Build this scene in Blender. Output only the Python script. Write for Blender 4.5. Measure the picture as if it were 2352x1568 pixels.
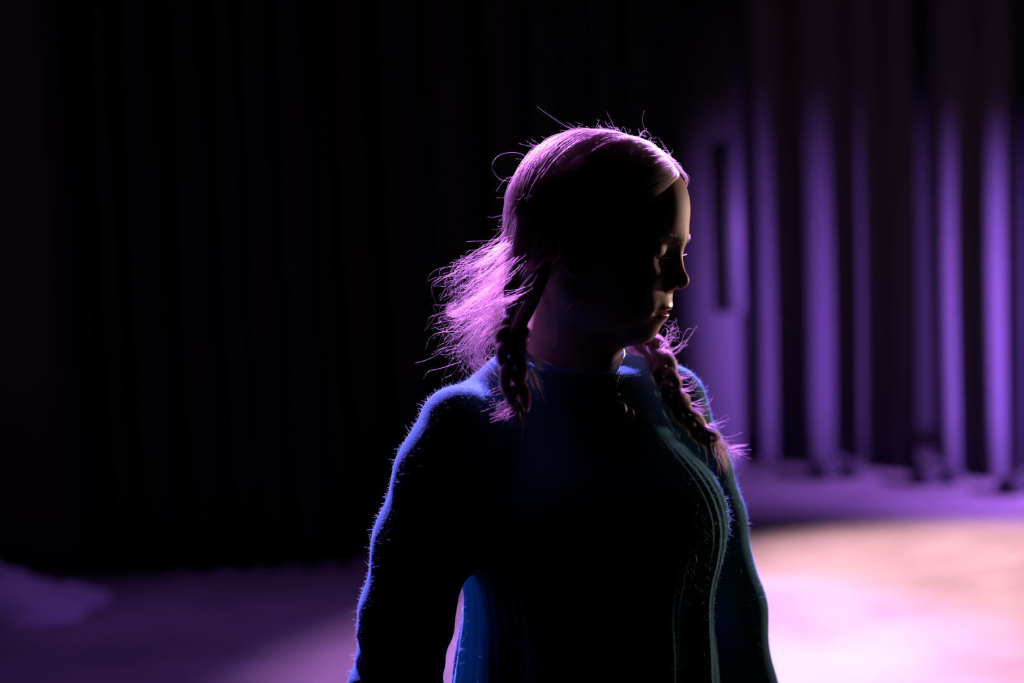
import bpy, bmesh, math, random
import numpy as np
from mathutils import Matrix, Vector

for o in list(bpy.data.objects):
    bpy.data.objects.remove(o, do_unlink=True)
scene = bpy.context.scene
COL = scene.collection

# ------------------------------------------------------------------ camera
LENS, SENSOR = 50.0, 36.0
CAM_H = 1.545
CAM_M = (Matrix.Translation((0, 0, CAM_H)) @ Matrix.Rotation(math.radians(85.0), 4, 'X')
         @ Matrix.Rotation(math.radians(-2.2), 4, 'Z'))
Y0 = 1.53                                   # distance of the person's neck axis
cam_data = bpy.data.cameras.new('camera')
cam_data.lens = LENS
cam_data.sensor_width = SENSOR
cam_data.clip_start = 0.05
cam_data.clip_end = 60
cam_data.dof.use_dof = True
cam_data.dof.focus_distance = 1.50
cam_data.dof.aperture_fstop = 2.2
cam = bpy.data.objects.new('camera', cam_data)
cam.matrix_world = CAM_M
COL.objects.link(cam)
scene.camera = cam

scene.view_settings.view_transform = 'Standard'
scene.view_settings.look = 'None'
scene.view_settings.exposure = 0.0
scene.view_settings.gamma = 1.0
scene.view_settings.use_curve_mapping = False

# ------------------------------------------------------------------ world
world = bpy.data.worlds.new('dark_hall')
scene.world = world
world.use_nodes = True
bg = world.node_tree.nodes['Background']
bg.inputs[0].default_value = (0, 0, 0, 1)
bg.inputs[1].default_value = 0.0


def ray(px, py):
    d = Vector(((px - 1176) / 2352 * SENSOR / LENS, -(py - 784) / 2352 * SENSOR / LENS, -1.0))
    return CAM_M.to_3x3() @ d


def P(px, py, dy=0.0):
    """point seen at a pixel on the upright plane through the person, dy metres further back"""
    d = ray(px, py)
    t = (Y0 + dy) / d.y
    return np.array((d.x * t, Y0 + dy, CAM_H + d.z * t))


def ground(px, py):
    """point of the stage floor seen at a pixel"""
    d = ray(px, py)
    t = -CAM_H / d.z
    return Vector((d.x * t, d.y * t, 0.0))


# ------------------------------------------------------------------ lights
def spot(name, loc, target, color, power, size_deg, blend, radius=0.06):
    l = bpy.data.lights.new(name, 'SPOT')
    l.color = color
    l.energy = power
    l.spot_size = math.radians(size_deg)
    l.spot_blend = blend
    l.shadow_soft_size = radius
    o = bpy.data.objects.new(name, l)
    o.location = loc
    o.rotation_euler = (Vector(target) - Vector(loc)).to_track_quat('-Z', 'Y').to_euler()
    COL.objects.link(o)
    return o


# the stage's own lanterns: overhead rig behind and above the picture, and the right wing
VIOLET = (0.40, 0.15, 1.0)
spot('rig_backlight_left_offscreen', (-1.68, 5.87, 4.10), (0.05, 1.53, 1.45), (0.52, 0.20, 1.0), 6900, 12, 0.5)
spot('rig_backlight_right_offscreen', (1.53, 7.72, 4.27), (0.12, 1.53, 1.42), (0.45, 0.20, 1.0), 8200, 9, 0.5)
spot('rig_pool_pink_offscreen', (2.2, 7.2, 5.2), (2.05, 4.80, 0.0), (1.0, 0.60, 0.70), 5400, 44, 0.5)
spot('rig_pool_lavender_offscreen', (0.6, 7.4, 5.2), (0.50, 4.55, 0.0), (0.66, 0.28, 1.0), 4600, 32, 0.8)
spot('rig_wash_violet_offscreen', (-0.9, 5.7, 5.2), (-0.95, 4.4, 0.0), VIOLET, 330, 56, 1.0)
spot('wing_wash_violet_right_offscreen', (4.7, 5.5, 1.4), (3.40, 7.35, 0.62), (0.42, 0.16, 1.0), 5200, 66, 1.0)
spot('wing_warm_right_offscreen', (3.65, 4.95, 1.35), (0.15, 1.50, 1.42), (1.0, 0.66, 0.55), 560, 13, 0.6, radius=0.3)

# ------------------------------------------------------------------ helpers
rng = np.random.default_rng(7)


def mesh_obj(name, verts, faces, mat, parent=None, smooth=True):
    me = bpy.data.meshes.new(name)
    verts = np.asarray(verts, dtype=np.float32)
    faces = np.asarray(faces, dtype=np.int32)
    n, k = faces.shape
    me.vertices.add(len(verts))
    me.vertices.foreach_set('co', verts.ravel())
    me.loops.add(n * k)
    me.loops.foreach_set('vertex_index', faces.ravel())
    me.polygons.add(n)
    me.polygons.foreach_set('loop_start', np.arange(0, n * k, k, dtype=np.int32))
    me.polygons.foreach_set('loop_total', np.full(n, k, dtype=np.int32))
    me.update(calc_edges=True)
    me.validate()
    if smooth:
        me.polygons.foreach_set('use_smooth', np.ones(len(me.polygons), dtype=bool))
    o = bpy.data.objects.new(name, me)
    if mat:
        me.materials.append(mat)
    COL.objects.link(o)
    if parent:
        o.parent = parent
    return o


def tag(o, label=None, cat=None, group=None, kind=None):
    if label: o['label'] = label
    if cat: o['category'] = cat
    if group: o['group'] = group
    if kind: o['kind'] = kind
    return o


def catmull(pts, n):
    """n points along a Catmull-Rom curve through pts (rows of any width)"""
    p = np.asarray(pts, float)
    p = np.vstack([2 * p[0] - p[1], p, 2 * p[-1] - p[-2]])
    m = len(p) - 3
    t = np.linspace(0, m - 1e-6, n)
    i = t.astype(int)
    f = (t - i)[:, None]
    a, b, c, d = p[i], p[i + 1], p[i + 2], p[i + 3]
    return 0.5 * (2 * b + (c - a) * f + (2 * a - 5 * b + 4 * c - d) * f ** 2 + (3 * b - a - 3 * c + d) * f ** 3)


def tube(pts, radii, seg=8, cap=True):
    """verts and quads of a tube along pts"""
    pts = np.asarray(pts, float)
    n = len(pts)
    radii = np.broadcast_to(np.asarray(radii, float), (n,))
    tan = np.gradient(pts, axis=0)
    tan /= np.linalg.norm(tan, axis=1)[:, None] + 1e-12
    up = np.array((0.13, 0.31, 0.94))
    V, F = [], []
    for i in range(n):
        a = np.cross(tan[i], up); a /= np.linalg.norm(a) + 1e-12
        b = np.cross(tan[i], a)
        for s in range(seg):
            w = 2 * math.pi * s / seg
            V.append(pts[i] + radii[i] * (math.cos(w) * a + math.sin(w) * b))
    for i in range(n - 1):
        for s in range(seg):
            s2 = (s + 1) % seg
            F.append((i * seg + s, i * seg + s2, (i + 1) * seg + s2, (i + 1) * seg + s))
    return V, F


def ball(center, radii, seg=16, rings=10):
    V, F = [], []
    for i in range(rings + 1):
        th = math.pi * (i + 0.02) / (rings + 0.04)
        for s in range(seg):
            w = 2 * math.pi * s / seg
            V.append((center[0] + radii[0] * math.sin(th) * math.cos(w),
                      center[1] + radii[1] * math.sin(th) * math.sin(w),
                      center[2] + radii[2] * math.cos(th)))
    for i in range(rings):
        for s in range(seg):
            s2 = (s + 1) % seg
            F.append((i * seg + s, (i + 1) * seg + s, (i + 1) * seg + s2, i * seg + s2))
    return V, F


def strands_obj(name, curves, radii, mat, parent=None):
    """native hair strands: list of (n,3) point arrays and of root/tip radii (scalar or array)"""
    hc = bpy.data.hair_curves.new(name)
    hc.add_curves([len(c) for c in curves])
    pos = np.concatenate(curves).astype(np.float32)
    rad = np.concatenate([np.broadcast_to(np.asarray(r, np.float32), (len(c),)) for c, r in zip(curves, radii)])
    hc.attributes['position'].data.foreach_set('vector', pos.ravel())
    ra = hc.attributes.get('radius') or hc.attributes.new('radius', 'FLOAT', 'POINT')
    ra.data.foreach_set('value', np.ascontiguousarray(rad))
    hc.materials.append(mat)
    o = bpy.data.objects.new(name, hc)
    COL.objects.link(o)
    if parent:
        o.parent = parent
    return o


# ---- signed distance shapes -----------------------------------------
F4 = np.float32


def s_ell(p, c, r):
    q = p - np.array(c, F4)
    r = np.array(r, F4)
    k0 = np.sqrt(((q / r) ** 2).sum(1)) + 1e-9
    k1 = np.sqrt(((q / (r * r)) ** 2).sum(1)) + 1e-9
    return k0 * (k0 - 1) / k1


def s_cap(p, a, b, ra, rb):
    a = np.array(a, F4); b = np.array(b, F4)
    ba = b - a
    pa = p - a
    t = np.clip((pa @ ba) / float(ba @ ba), 0, 1)
    return np.sqrt(((pa - t[:, None] * ba) ** 2).sum(1)) - (ra + (rb - ra) * t)


def smin(a, b, k):
    h = np.maximum(k - np.abs(a - b), 0) / k
    return np.minimum(a, b) - h * h * k * 0.25


def smax(a, b, k):
    return -smin(-a, -b, k)


def axis_grid(lo, hi, flo=None, fhi=None, fine=0.0016, coarse=0.006):
    """grid coordinates, fine between flo and fhi"""
    if flo is None:
        return np.arange(lo, hi + coarse, coarse).astype(F4)
    a = np.arange(flo - coarse, lo - coarse, -coarse)[::-1]
    b = np.arange(flo, fhi, fine)
    c = np.arange(b[-1] + fine + coarse * .5, hi + coarse, coarse)
    return np.concatenate([a, b, c]).astype(F4)


def surface_nets(f, xs, ys, zs, B=12):
    nx, ny, nz = len(xs), len(ys), len(zs)
    bx, by, bz = [np.arange(0, n - 1, B) for n in (nx, ny, nz)]
    I, J, K = [a.ravel() for a in np.meshgrid(bx, by, bz, indexing='ij')]
    I2, J2, K2 = np.minimum(I + B, nx - 1), np.minimum(J + B, ny - 1), np.minimum(K + B, nz - 1)
    c = np.stack([(xs[I] + xs[I2]) / 2, (ys[J] + ys[J2]) / 2, (zs[K] + zs[K2]) / 2], 1).astype(F4)
    h = 0.5 * np.sqrt((xs[I2] - xs[I]) ** 2 + (ys[J2] - ys[J]) ** 2 + (zs[K2] - zs[K]) ** 2)
    d = f(c)
    act = np.nonzero(np.abs(d) < h * 1.35 + 0.006)[0]
    V = np.full((nx, ny, nz), 1.0, F4)
    for b in range(len(d)):
        if d[b] < 0:
            V[I[b]:I2[b] + 1, J[b]:J2[b] + 1, K[b]:K2[b] + 1] = -1
    for s in range(0, len(act), 200):
        idx = act[s:s + 200]
        pts, sl = [], []
        for b in idx:
            gi, gj, gk = np.meshgrid(xs[I[b]:I2[b] + 1], ys[J[b]:J2[b] + 1], zs[K[b]:K2[b] + 1], indexing='ij')
            pts.append(np.stack([gi.ravel(), gj.ravel(), gk.ravel()], 1))
            sl.append(gi.shape)
        val = f(np.concatenate(pts))
        o = 0
        for b, sh in zip(idx, sl):
            m = sh[0] * sh[1] * sh[2]
            V[I[b]:I2[b] + 1, J[b]:J2[b] + 1, K[b]:K2[b] + 1] = val[o:o + m].reshape(sh)
            o += m
    S = V < 0
    cnt = np.zeros((nx - 1, ny - 1, nz - 1), np.int8)
    for dx in (0, 1):
        for dy in (0, 1):
            for dz in (0, 1):
                cnt += S[dx:nx - 1 + dx, dy:ny - 1 + dy, dz:nz - 1 + dz]
    ci, cj, ck = np.nonzero((cnt > 0) & (cnt < 8))
    flat = (ci.astype(np.int64) * (ny - 1) + cj) * (nz - 1) + ck
    acc = np.zeros((len(ci), 3)); num = np.zeros(len(ci))
    corners = [(a, b, c_) for a in (0, 1) for b in (0, 1) for c_ in (0, 1)]
    for a in corners:
        for ax in range(3):
            if a[ax]: continue
            e = list(a); e[ax] = 1
            va = V[ci + a[0], cj + a[1], ck + a[2]]
            vb = V[ci + e[0], cj + e[1], ck + e[2]]
            m = (va < 0) != (vb < 0)
            t = np.where(m, va / np.where(m, va - vb, 1), 0)
            pa = np.stack([xs[ci + a[0]], ys[cj + a[1]], zs[ck + a[2]]], 1)
            pb = np.stack([xs[ci + e[0]], ys[cj + e[1]], zs[ck + e[2]]], 1)
            acc += np.where(m[:, None], pa + (pb - pa) * t[:, None], 0)
            num += m
    verts = acc / num[:, None]
    quads = []

    def cid(i, j, k):
        return np.searchsorted(flat, (i.astype(np.int64) * (ny - 1) + j) * (nz - 1) + k)
    for ax in range(3):
        if ax == 0:
            m = S[:-1, 1:-1, 1:-1] != S[1:, 1:-1, 1:-1]
            i, j, k = np.nonzero(m); j += 1; k += 1
            q = [cid(i, j - 1, k - 1), cid(i, j, k - 1), cid(i, j, k), cid(i, j - 1, k)]
        elif ax == 1:
            m = S[1:-1, :-1, 1:-1] != S[1:-1, 1:, 1:-1]
            i, j, k = np.nonzero(m); i += 1; k += 1
            q = [cid(i - 1, j, k - 1), cid(i - 1, j, k), cid(i, j, k), cid(i, j, k - 1)]
        else:
            m = S[1:-1, 1:-1, :-1] != S[1:-1, 1:-1, 1:]
            i, j, k = np.nonzero(m); i += 1; j += 1
            q = [cid(i - 1, j - 1, k), cid(i, j - 1, k), cid(i, j, k), cid(i - 1, j, k)]
        q = np.stack(q, 1)
        inside = S[i, j, k]
        q[~inside] = q[~inside][:, ::-1]
        quads.append(q)
    return verts, np.concatenate(quads)


# ---- materials --------------------------------------------------------
def material(name, color, rough=0.6, spec=0.5, metal=0.0, sheen=0.0, sss=0.0, sss_rad=(0.01, 0.004, 0.002),
             noise=None, bump=None):
    m = bpy.data.materials.new(name)
    m.use_nodes = True
    nt = m.node_tree
    b = nt.nodes['Principled BSDF']
    b.inputs['Base Color'].default_value = (*color, 1)
    b.inputs['Roughness'].default_value = rough
    b.inputs['Specular IOR Level'].default_value = spec
    b.inputs['Metallic'].default_value = metal
    b.inputs['Sheen Weight'].default_value = sheen
    if sss:
        b.inputs['Subsurface Weight'].default_value = sss
        b.inputs['Subsurface Radius'].default_value = sss_rad
        b.inputs['Subsurface Scale'].default_value = 1.0
    if noise:
        sc, amt = noise
        tc = nt.nodes.new('ShaderNodeTexCoord')
        n = nt.nodes.new('ShaderNodeTexNoise')
        n.inputs['Scale'].default_value = sc
        n.inputs['Detail'].default_value = 6
        nt.links.new(tc.outputs['Object'], n.inputs['Vector'])
        mx = nt.nodes.new('ShaderNodeMix')
        mx.data_type = 'RGBA'
        mx.inputs[6].default_value = tuple(c * (1 - amt) for c in color) + (1,)
        mx.inputs[7].default_value = tuple(min(1, c * (1 + amt)) for c in color) + (1,)
        nt.links.new(n.outputs['Fac'], mx.inputs[0])
        nt.links.new(mx.outputs[2], b.inputs['Base Color'])
    if bump:
        sc, st, dist = bump
        tc = nt.nodes.new('ShaderNodeTexCoord')
        n = nt.nodes.new('ShaderNodeTexNoise')
        n.inputs['Scale'].default_value = sc
        n.inputs['Detail'].default_value = 4
        nt.links.new(tc.outputs['Object'], n.inputs['Vector'])
        bp = nt.nodes.new('ShaderNodeBump')
        bp.inputs['Strength'].default_value = st
        bp.inputs['Distance'].default_value = dist
        nt.links.new(n.outputs['Fac'], bp.inputs['Height'])
        nt.links.new(bp.outputs['Normal'], b.inputs['Normal'])
    return m


def hair_material(name, color, rough=0.32, radial=0.4):
    m = bpy.data.materials.new(name)
    m.use_nodes = True
    nt = m.node_tree
    nt.nodes.remove(nt.nodes['Principled BSDF'])
    h = nt.nodes.new('ShaderNodeBsdfHairPrincipled')
    h.parametrization = 'COLOR'
    h.inputs['Color'].default_value = (*color, 1)
    hi = nt.nodes.new('ShaderNodeHairInfo')
    rp = nt.nodes.new('ShaderNodeValToRGB')
    rp.color_ramp.elements[0].color = tuple(c * 0.45 for c in color) + (1,)
    rp.color_ramp.elements[1].color = tuple(min(.9, c * 1.5) for c in color) + (1,)
    nt.links.new(hi.outputs['Random'], rp.inputs[0])
    nt.links.new(rp.outputs[0], h.inputs['Color'])
    h.inputs['Roughness'].default_value = rough
    h.inputs['Radial Roughness'].default_value = radial
    nt.links.new(h.outputs[0], nt.nodes['Material Output'].inputs[0])
    return m


# ------------------------------------------------------------------ stage
def floor_material():
    m = material('scuffed_stage_floor', (0.2, 0.17, 0.16), rough=0.55, spec=0.3)
    nt = m.node_tree
    b = nt.nodes['Principled BSDF']
    tc = nt.nodes.new('ShaderNodeTexCoord')

    def noise(scale, detail, rot, stretch):
        mp = nt.nodes.new('ShaderNodeMapping')
        mp.inputs['Rotation'].default_value = (0, 0, rot)
        mp.inputs['Scale'].default_value = stretch
        n = nt.nodes.new('ShaderNodeTexNoise')
        n.inputs['Scale'].default_value = scale
        n.inputs['Detail'].default_value = detail
        nt.links.new(tc.outputs['Object'], mp.inputs[0])
        nt.links.new(mp.outputs[0], n.inputs['Vector'])
        return n
    n1 = noise(1.6, 6, 0.2, (1, 1, 1))
    n2 = noise(2.2, 3, 0.65, (1, 9, 1))
    n3 = noise(1.7, 3, -0.5, (1, 11, 1))
    r1 = nt.nodes.new('ShaderNodeValToRGB')
    r1.color_ramp.elements[0].position = 0.35; r1.color_ramp.elements[0].color = (0.17, 0.145, 0.14, 1)
    r1.color_ramp.elements[1].position = 0.68; r1.color_ramp.elements[1].color = (0.27, 0.24, 0.235, 1)
    nt.links.new(n1.outputs['Fac'], r1.inputs[0])
    prev = r1.outputs[0]
    for n in (n2, n3):
        r = nt.nodes.new('ShaderNodeValToRGB')
        r.color_ramp.elements[0].position = 0.60
        r.color_ramp.elements[1].position = 0.68
        nt.links.new(n.outputs['Fac'], r.inputs[0])
        mx = nt.nodes.new('ShaderNodeMix'); mx.data_type = 'RGBA'
        mx.inputs[7].default_value = (0.40, 0.37, 0.37, 1)
        ml = nt.nodes.new('ShaderNodeMath'); ml.operation = 'MULTIPLY'; ml.inputs[1].default_value = 0.45
        nt.links.new(r.outputs[0], ml.inputs[0])
        nt.links.new(ml.outputs[0], mx.inputs[0])
        nt.links.new(prev, mx.inputs[6])
        prev = mx.outputs[2]
    nt.links.new(prev, b.inputs['Base Color'])
    return m


def box(name, lo, hi, mat, parent=None):
    (a, b, c), (d, e, f) = lo, hi
    V = [(a, b, c), (d, b, c), (d, e, c), (a, e, c), (a, b, f), (d, b, f), (d, e, f), (a, e, f)]
    F = [(0, 3, 2, 1), (4, 5, 6, 7), (0, 1, 5, 4), (1, 2, 6, 5), (2, 3, 7, 6), (3, 0, 4, 7)]
    return mesh_obj(name, V, F, mat, parent, smooth=False)


tag(box('floor', (-7, 0.75, -0.12), (8, 11, 0.0), floor_material()), kind='structure')
M_hall = material('black_hall_carpet', (0.01, 0.01, 0.012), rough=0.95, noise=(50, .3))
tag(box('floor_hall', (-7, -4, -1.0), (8, 0.75, -0.9), M_hall), kind='structure')
tag(box('trim_1', (-7, 0.70, -0.9), (8, 0.749, 0.0), M_hall), kind='structure')
M_black = material('black_painted_wall', (0.012, 0.011, 0.014), rough=0.9, noise=(3, .3))
tag(box('wall_back', (-7, 9.6, 0), (8, 9.75, 6.2), M_black), kind='structure')


tag(box('wall_right', (6.0, 0.75, 0), (6.15, 9.6, 6.2), M_black), kind='structure')


def slab(name, A, B, thick, z0, z1, mat, parent=None, proud=0.0):
    """upright board from A to B on the floor"""
    A, B = Vector(A), Vector(B)
    d = (B - A).normalized()
    n = Vector((d.y, -d.x, 0))
    p = [A + n * proud, B + n * proud, B + n * (proud - thick), A + n * (proud - thick)]
    V = [(q_.x, q_.y, z0) for q_ in p] + [(q_.x, q_.y, z1) for q_ in p]
    F = [(0, 1, 2, 3), (4, 7, 6, 5), (0, 4, 5, 1), (1, 5, 6, 2), (2, 6, 7, 3), (3, 7, 4, 0)]
    F = [f[::-1] for f in F]
    return mesh_obj(name, V, F, mat, parent, smooth=False)


M_wall = material('dark_plum_wall', (0.026, 0.019, 0.028), rough=0.85, noise=(2, .2))
tag(slab('wall_left', ground(-900, 1400), ground(238, 1318), 0.15, 0, 6.0, M_wall), kind='structure')


def curtain(name, A, B, top, folds, amp, seed, mat, label, z0=0.015, bias=0.0, phase=0.0):
    """a hanging drape with soft folds of uneven width; 6 mm thick"""
    r = np.random.default_rng(seed)
    A, B = np.array(A)[:2], np.array(B)[:2]
    L = np.linalg.norm(B - A)
    d = (B - A) / L
    n_ = np.array((d[1], -d[0]))
    N = folds * 22
    u = np.linspace(0, 1, N)
    jit = np.cumsum(0.55 + 0.9 * r.random(folds)); jit = np.concatenate([[0], jit / jit[-1]])
    ph = np.interp(u, jit, np.arange(folds + 1)) * 2 * math.pi - phase
    am = np.interp(u, np.linspace(0, 1, folds + 1), 0.55 + 0.6 * r.random(folds + 1)) * amp
    Z = np.linspace(z0, top, 14)
    ring = []
    for z in Z:
        k = 1.0 + 0.25 * (1 - z / top)
        off = am * k * (np.cos(ph + 0.15 * math.sin(z * 1.1 + seed)) + 0.25 * np.cos(2 * ph + 1))
        su = u * L + bias * am * np.sin(ph) + 0.012 * math.sin(z * 1.7 + seed)
        f = A + d * su[:, None] + n_ * off[:, None]
        tn = np.gradient(f, axis=0); tn /= np.linalg.norm(tn, axis=1)[:, None]
        nb = np.stack([tn[:, 1], -tn[:, 0]], 1)
        g = f - nb * 0.006
        ring.append(np.concatenate([np.column_stack([f, np.full(N, z)]), np.column_stack([g, np.full(N, z)])[::-1]]))
    V = np.concatenate(ring)
    M = 2 * N
    F = [(i * M + j, i * M + (j + 1) % M, (i + 1) * M + (j + 1) % M, (i + 1) * M + j) for i in range(len(Z) - 1) for j in range(M)]
    t_ = (len(Z) - 1) * M
    F += [(j, M - 1 - j, M - 2 - j, j + 1) for j in range(N - 1)]
    F += [(t_ + j, t_ + j + 1, t_ + M - 2 - j, t_ + M - 1 - j) for j in range(N - 1)]
    base = V[:, :3].copy()
    c0 = np.array((*(A + B) / 2, 0.0))
    o = mesh_obj(name, V - c0, F, mat)
    o.location = c0
    tag(o, label, 'curtain')
    return o


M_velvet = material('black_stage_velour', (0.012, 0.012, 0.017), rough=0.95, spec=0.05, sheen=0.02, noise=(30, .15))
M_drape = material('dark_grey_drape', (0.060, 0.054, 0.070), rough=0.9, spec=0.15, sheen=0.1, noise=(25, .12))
M_plum_shaded = material('shaded_plum_velour', (0.012, 0.007, 0.011), rough=0.95, spec=0.1, noise=(30, .15))  # plum cloth with the shade between the curtains put into its colour
curtain('stage_curtain', ground(240, 1322), ground(800, 1300), 4.8, 7, 0.055, 3, M_velvet,
        'black velour stage curtain next to the plum wall')
curtain('stage_curtain', ground(770, 1232), ground(935, 1222), 4.8, 2, 0.05, 8, M_plum_shaded,
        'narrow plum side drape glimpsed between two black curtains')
curtain('stage_curtain', ground(912, 1180), ground(1560, 1118), 4.8, 7, 0.06, 5, M_velvet,
        'wide black velour curtain behind the person')
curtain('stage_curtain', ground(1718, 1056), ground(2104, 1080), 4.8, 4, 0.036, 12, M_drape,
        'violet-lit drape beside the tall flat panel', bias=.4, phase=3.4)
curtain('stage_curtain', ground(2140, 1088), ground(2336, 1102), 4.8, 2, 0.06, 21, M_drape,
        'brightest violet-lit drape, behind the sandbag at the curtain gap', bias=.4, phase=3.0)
curtain('stage_curtain', ground(2345, 1100), ground(2470, 1109), 4.8, 2, 0.04, 31, M_velvet,
        'dark curtain edge next to the brightest violet drape')

# tall flat with a pale strip on its edge
fa, fb = ground(1530, 1075), ground(1706, 1075)
flat = bpy.data.objects.new('stage_flat', None)
flat.location = (fa + fb) / 2
COL.objects.link(flat)
tag(flat, 'tall plain violet-lit scenery flat with a paler strip on its edge', 'panel')
M_flat = material('painted_flat', (0.060, 0.055, 0.070), rough=0.8, noise=(2, .1))
M_strip = material('pale_strip', (0.12, 0.11, 0.14), rough=0.6)


def z_at(px, py, g):
    d = ray(px, py)
    return CAM_H + d.z * g.y / d.y


o = slab('board', fa - flat.location, fb - flat.location, 0.05, 0.0, z_at(1690, 12, fb), M_flat, flat)
sa = fa + (fb - fa) * 0.80
slab('edge_strip', sa - flat.location, fb + (fb - fa) * 0.06 - flat.location, 0.05, z_at(1700, 715, fb), z_at(1690, 325, fb), M_strip, flat, proud=0.03)
slab('foot_rail', fa - flat.location, fb - flat.location, 0.05, 0.0, 0.09, M_flat, flat, proud=0.015)

# sandbags holding the drapes
M_bag = material('black_canvas', (0.010, 0.010, 0.012), rough=0.9, bump=(90, .4, .004))
M_strap = material('black_webbing', (0.02, 0.02, 0.022), rough=0.7)


def sandbag(g, w, rz, label):
    root = bpy.data.objects.new('sandbag', None)
    root.location = g
    root.rotation_euler = (0, 0, rz)
    COL.objects.link(root)
    tag(root, label, 'sandbag', 'sandbags along the drapes')
    for s in (-1, 1):
        V, F = ball((s * w * 0.27, 0, 0.05), (w * 0.25, 0.10, 0.052), 20, 12)
        V = np.array(V)
        V[:, 2] = np.maximum(V[:, 2] + 0.006 * np.sin(V[:, 0] * 60) * np.cos(V[:, 1] * 50), 0.0)
        mesh_obj('bag_half', V, F, M_bag, root)
    arc = [(-w * .14, 0, .075), (-w * .08, 0, .115), (0, 0, .125), (w * .08, 0, .115), (w * .14, 0, .075)]
    V, F = tube(catmull(arc, 14), 0.011, 8)
    mesh_obj('strap', V, F, M_strap, root)
    V, F = tube(catmull([(-w * .1, 0, .05), (0, 0, .045), (w * .1, 0, .05)], 6), 0.04, 10)
    mesh_obj('saddle', V, F, M_bag, root)


sandbag(ground(2152, 1112), 0.27, 0.1, 'black sandbag on the floor at the gap between the violet drapes')
sandbag(ground(1925, 1098), 0.30, 0.05, 'black sandbag at the foot of the drape beside the tall flat')
sandbag(ground(2352, 1134), 0.26, 0.2, 'black sandbag in front of the dark curtain edge')

# heap of cloth lying on the stage floor
M_heap = material('pale_cloth', (0.55, 0.5, 0.58), rough=0.9, sheen=.1, noise=(14, .2))
hg = ground(-20, 1398)
NU, NV = 56, 36
V, F = [], []
for i in range(NU + 1):
    for j in range(NV + 1):
        a, b = i / NU * 2 - 1, j / NV * 2 - 1
        x, y = a * 0.46, b * 0.26
        r = max(0.0, 1 - (abs(a) ** 2.4 + abs(b) ** 2.2))
        h = 0.16 * r ** 0.45 * (0.78 + 0.22 * math.sin(a * 5.2 + 1.0 + b * 2) - 0.18 * a)             + 0.016 * r ** .4 * math.sin(a * 17 + 3 * math.sin(b * 5)) + 0.010 * r ** .4 * math.sin(b * 19 + a * 8)
        k = 1 + 0.07 * math.sin(math.atan2(b, a) * 5 + 1)
        V.append((x * k, y * k, max(0.002, h)))
for i in range(NU):
    for j in range(NV):
        q0 = i * (NV + 1) + j
        F.append((q0, q0 + NV + 1, q0 + NV + 2, q0 + 1))
heap = mesh_obj('cloth_heap', V, F, M_heap)
heap.location = hg
tag(heap, 'crumpled heap of cloth lying on the floor before the plum wall', 'cloth')


# ------------------------------------------------------------------ person
BASE = P(1310, 900, 0.03); BASE[2] = 0.0
person = bpy.data.objects.new('person', None)
person.location = BASE
person.empty_display_size = 0.2
COL.objects.link(person)
tag(person, 'person in a dark teal knitted sweater, head turned and lowered, hair in loose braids', 'person')

YAW = math.radians(20)      # face turned this far from pure profile towards the hall
PITCH = math.radians(14.5)
HR = np.array(((math.cos(YAW), math.sin(YAW), 0), (-math.sin(YAW), math.cos(YAW), 0), (0, 0, 1))) @ \
     np.array(((math.cos(PITCH), 0, math.sin(PITCH)), (0, 1, 0), (-math.sin(PITCH), 0, math.cos(PITCH))))
HO = P(1382, 541, 0.0)      # head origin: between the eyes' level and the ears


def h2w(p):
    return np.asarray(p, float) @ HR.T + HO


def w2h(p):
    return ((p - HO.astype(F4)) @ HR.astype(F4))


CRAN_C, CRAN_R = (-0.006, 0, 0.022), (0.087, 0.071, 0.083)


def lip_u(q):
    b = q + np.stack([14 * q[:, 1] ** 2, 0 * q[:, 1], 2.5 * q[:, 1] ** 2], 1)       # lips wrap back towards the corners
    return s_ell(b, (0.0830, 0.0045, -0.0572), (0.0085, 0.0230, 0.0050))


def lip_l(q):
    b = q + np.stack([14 * q[:, 1] ** 2, 0 * q[:, 1], 0.5 * q[:, 1] ** 2], 1)
    return s_ell(b, (0.0812, 0, -0.0680), (0.0088, 0.0250, 0.0058))


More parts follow.
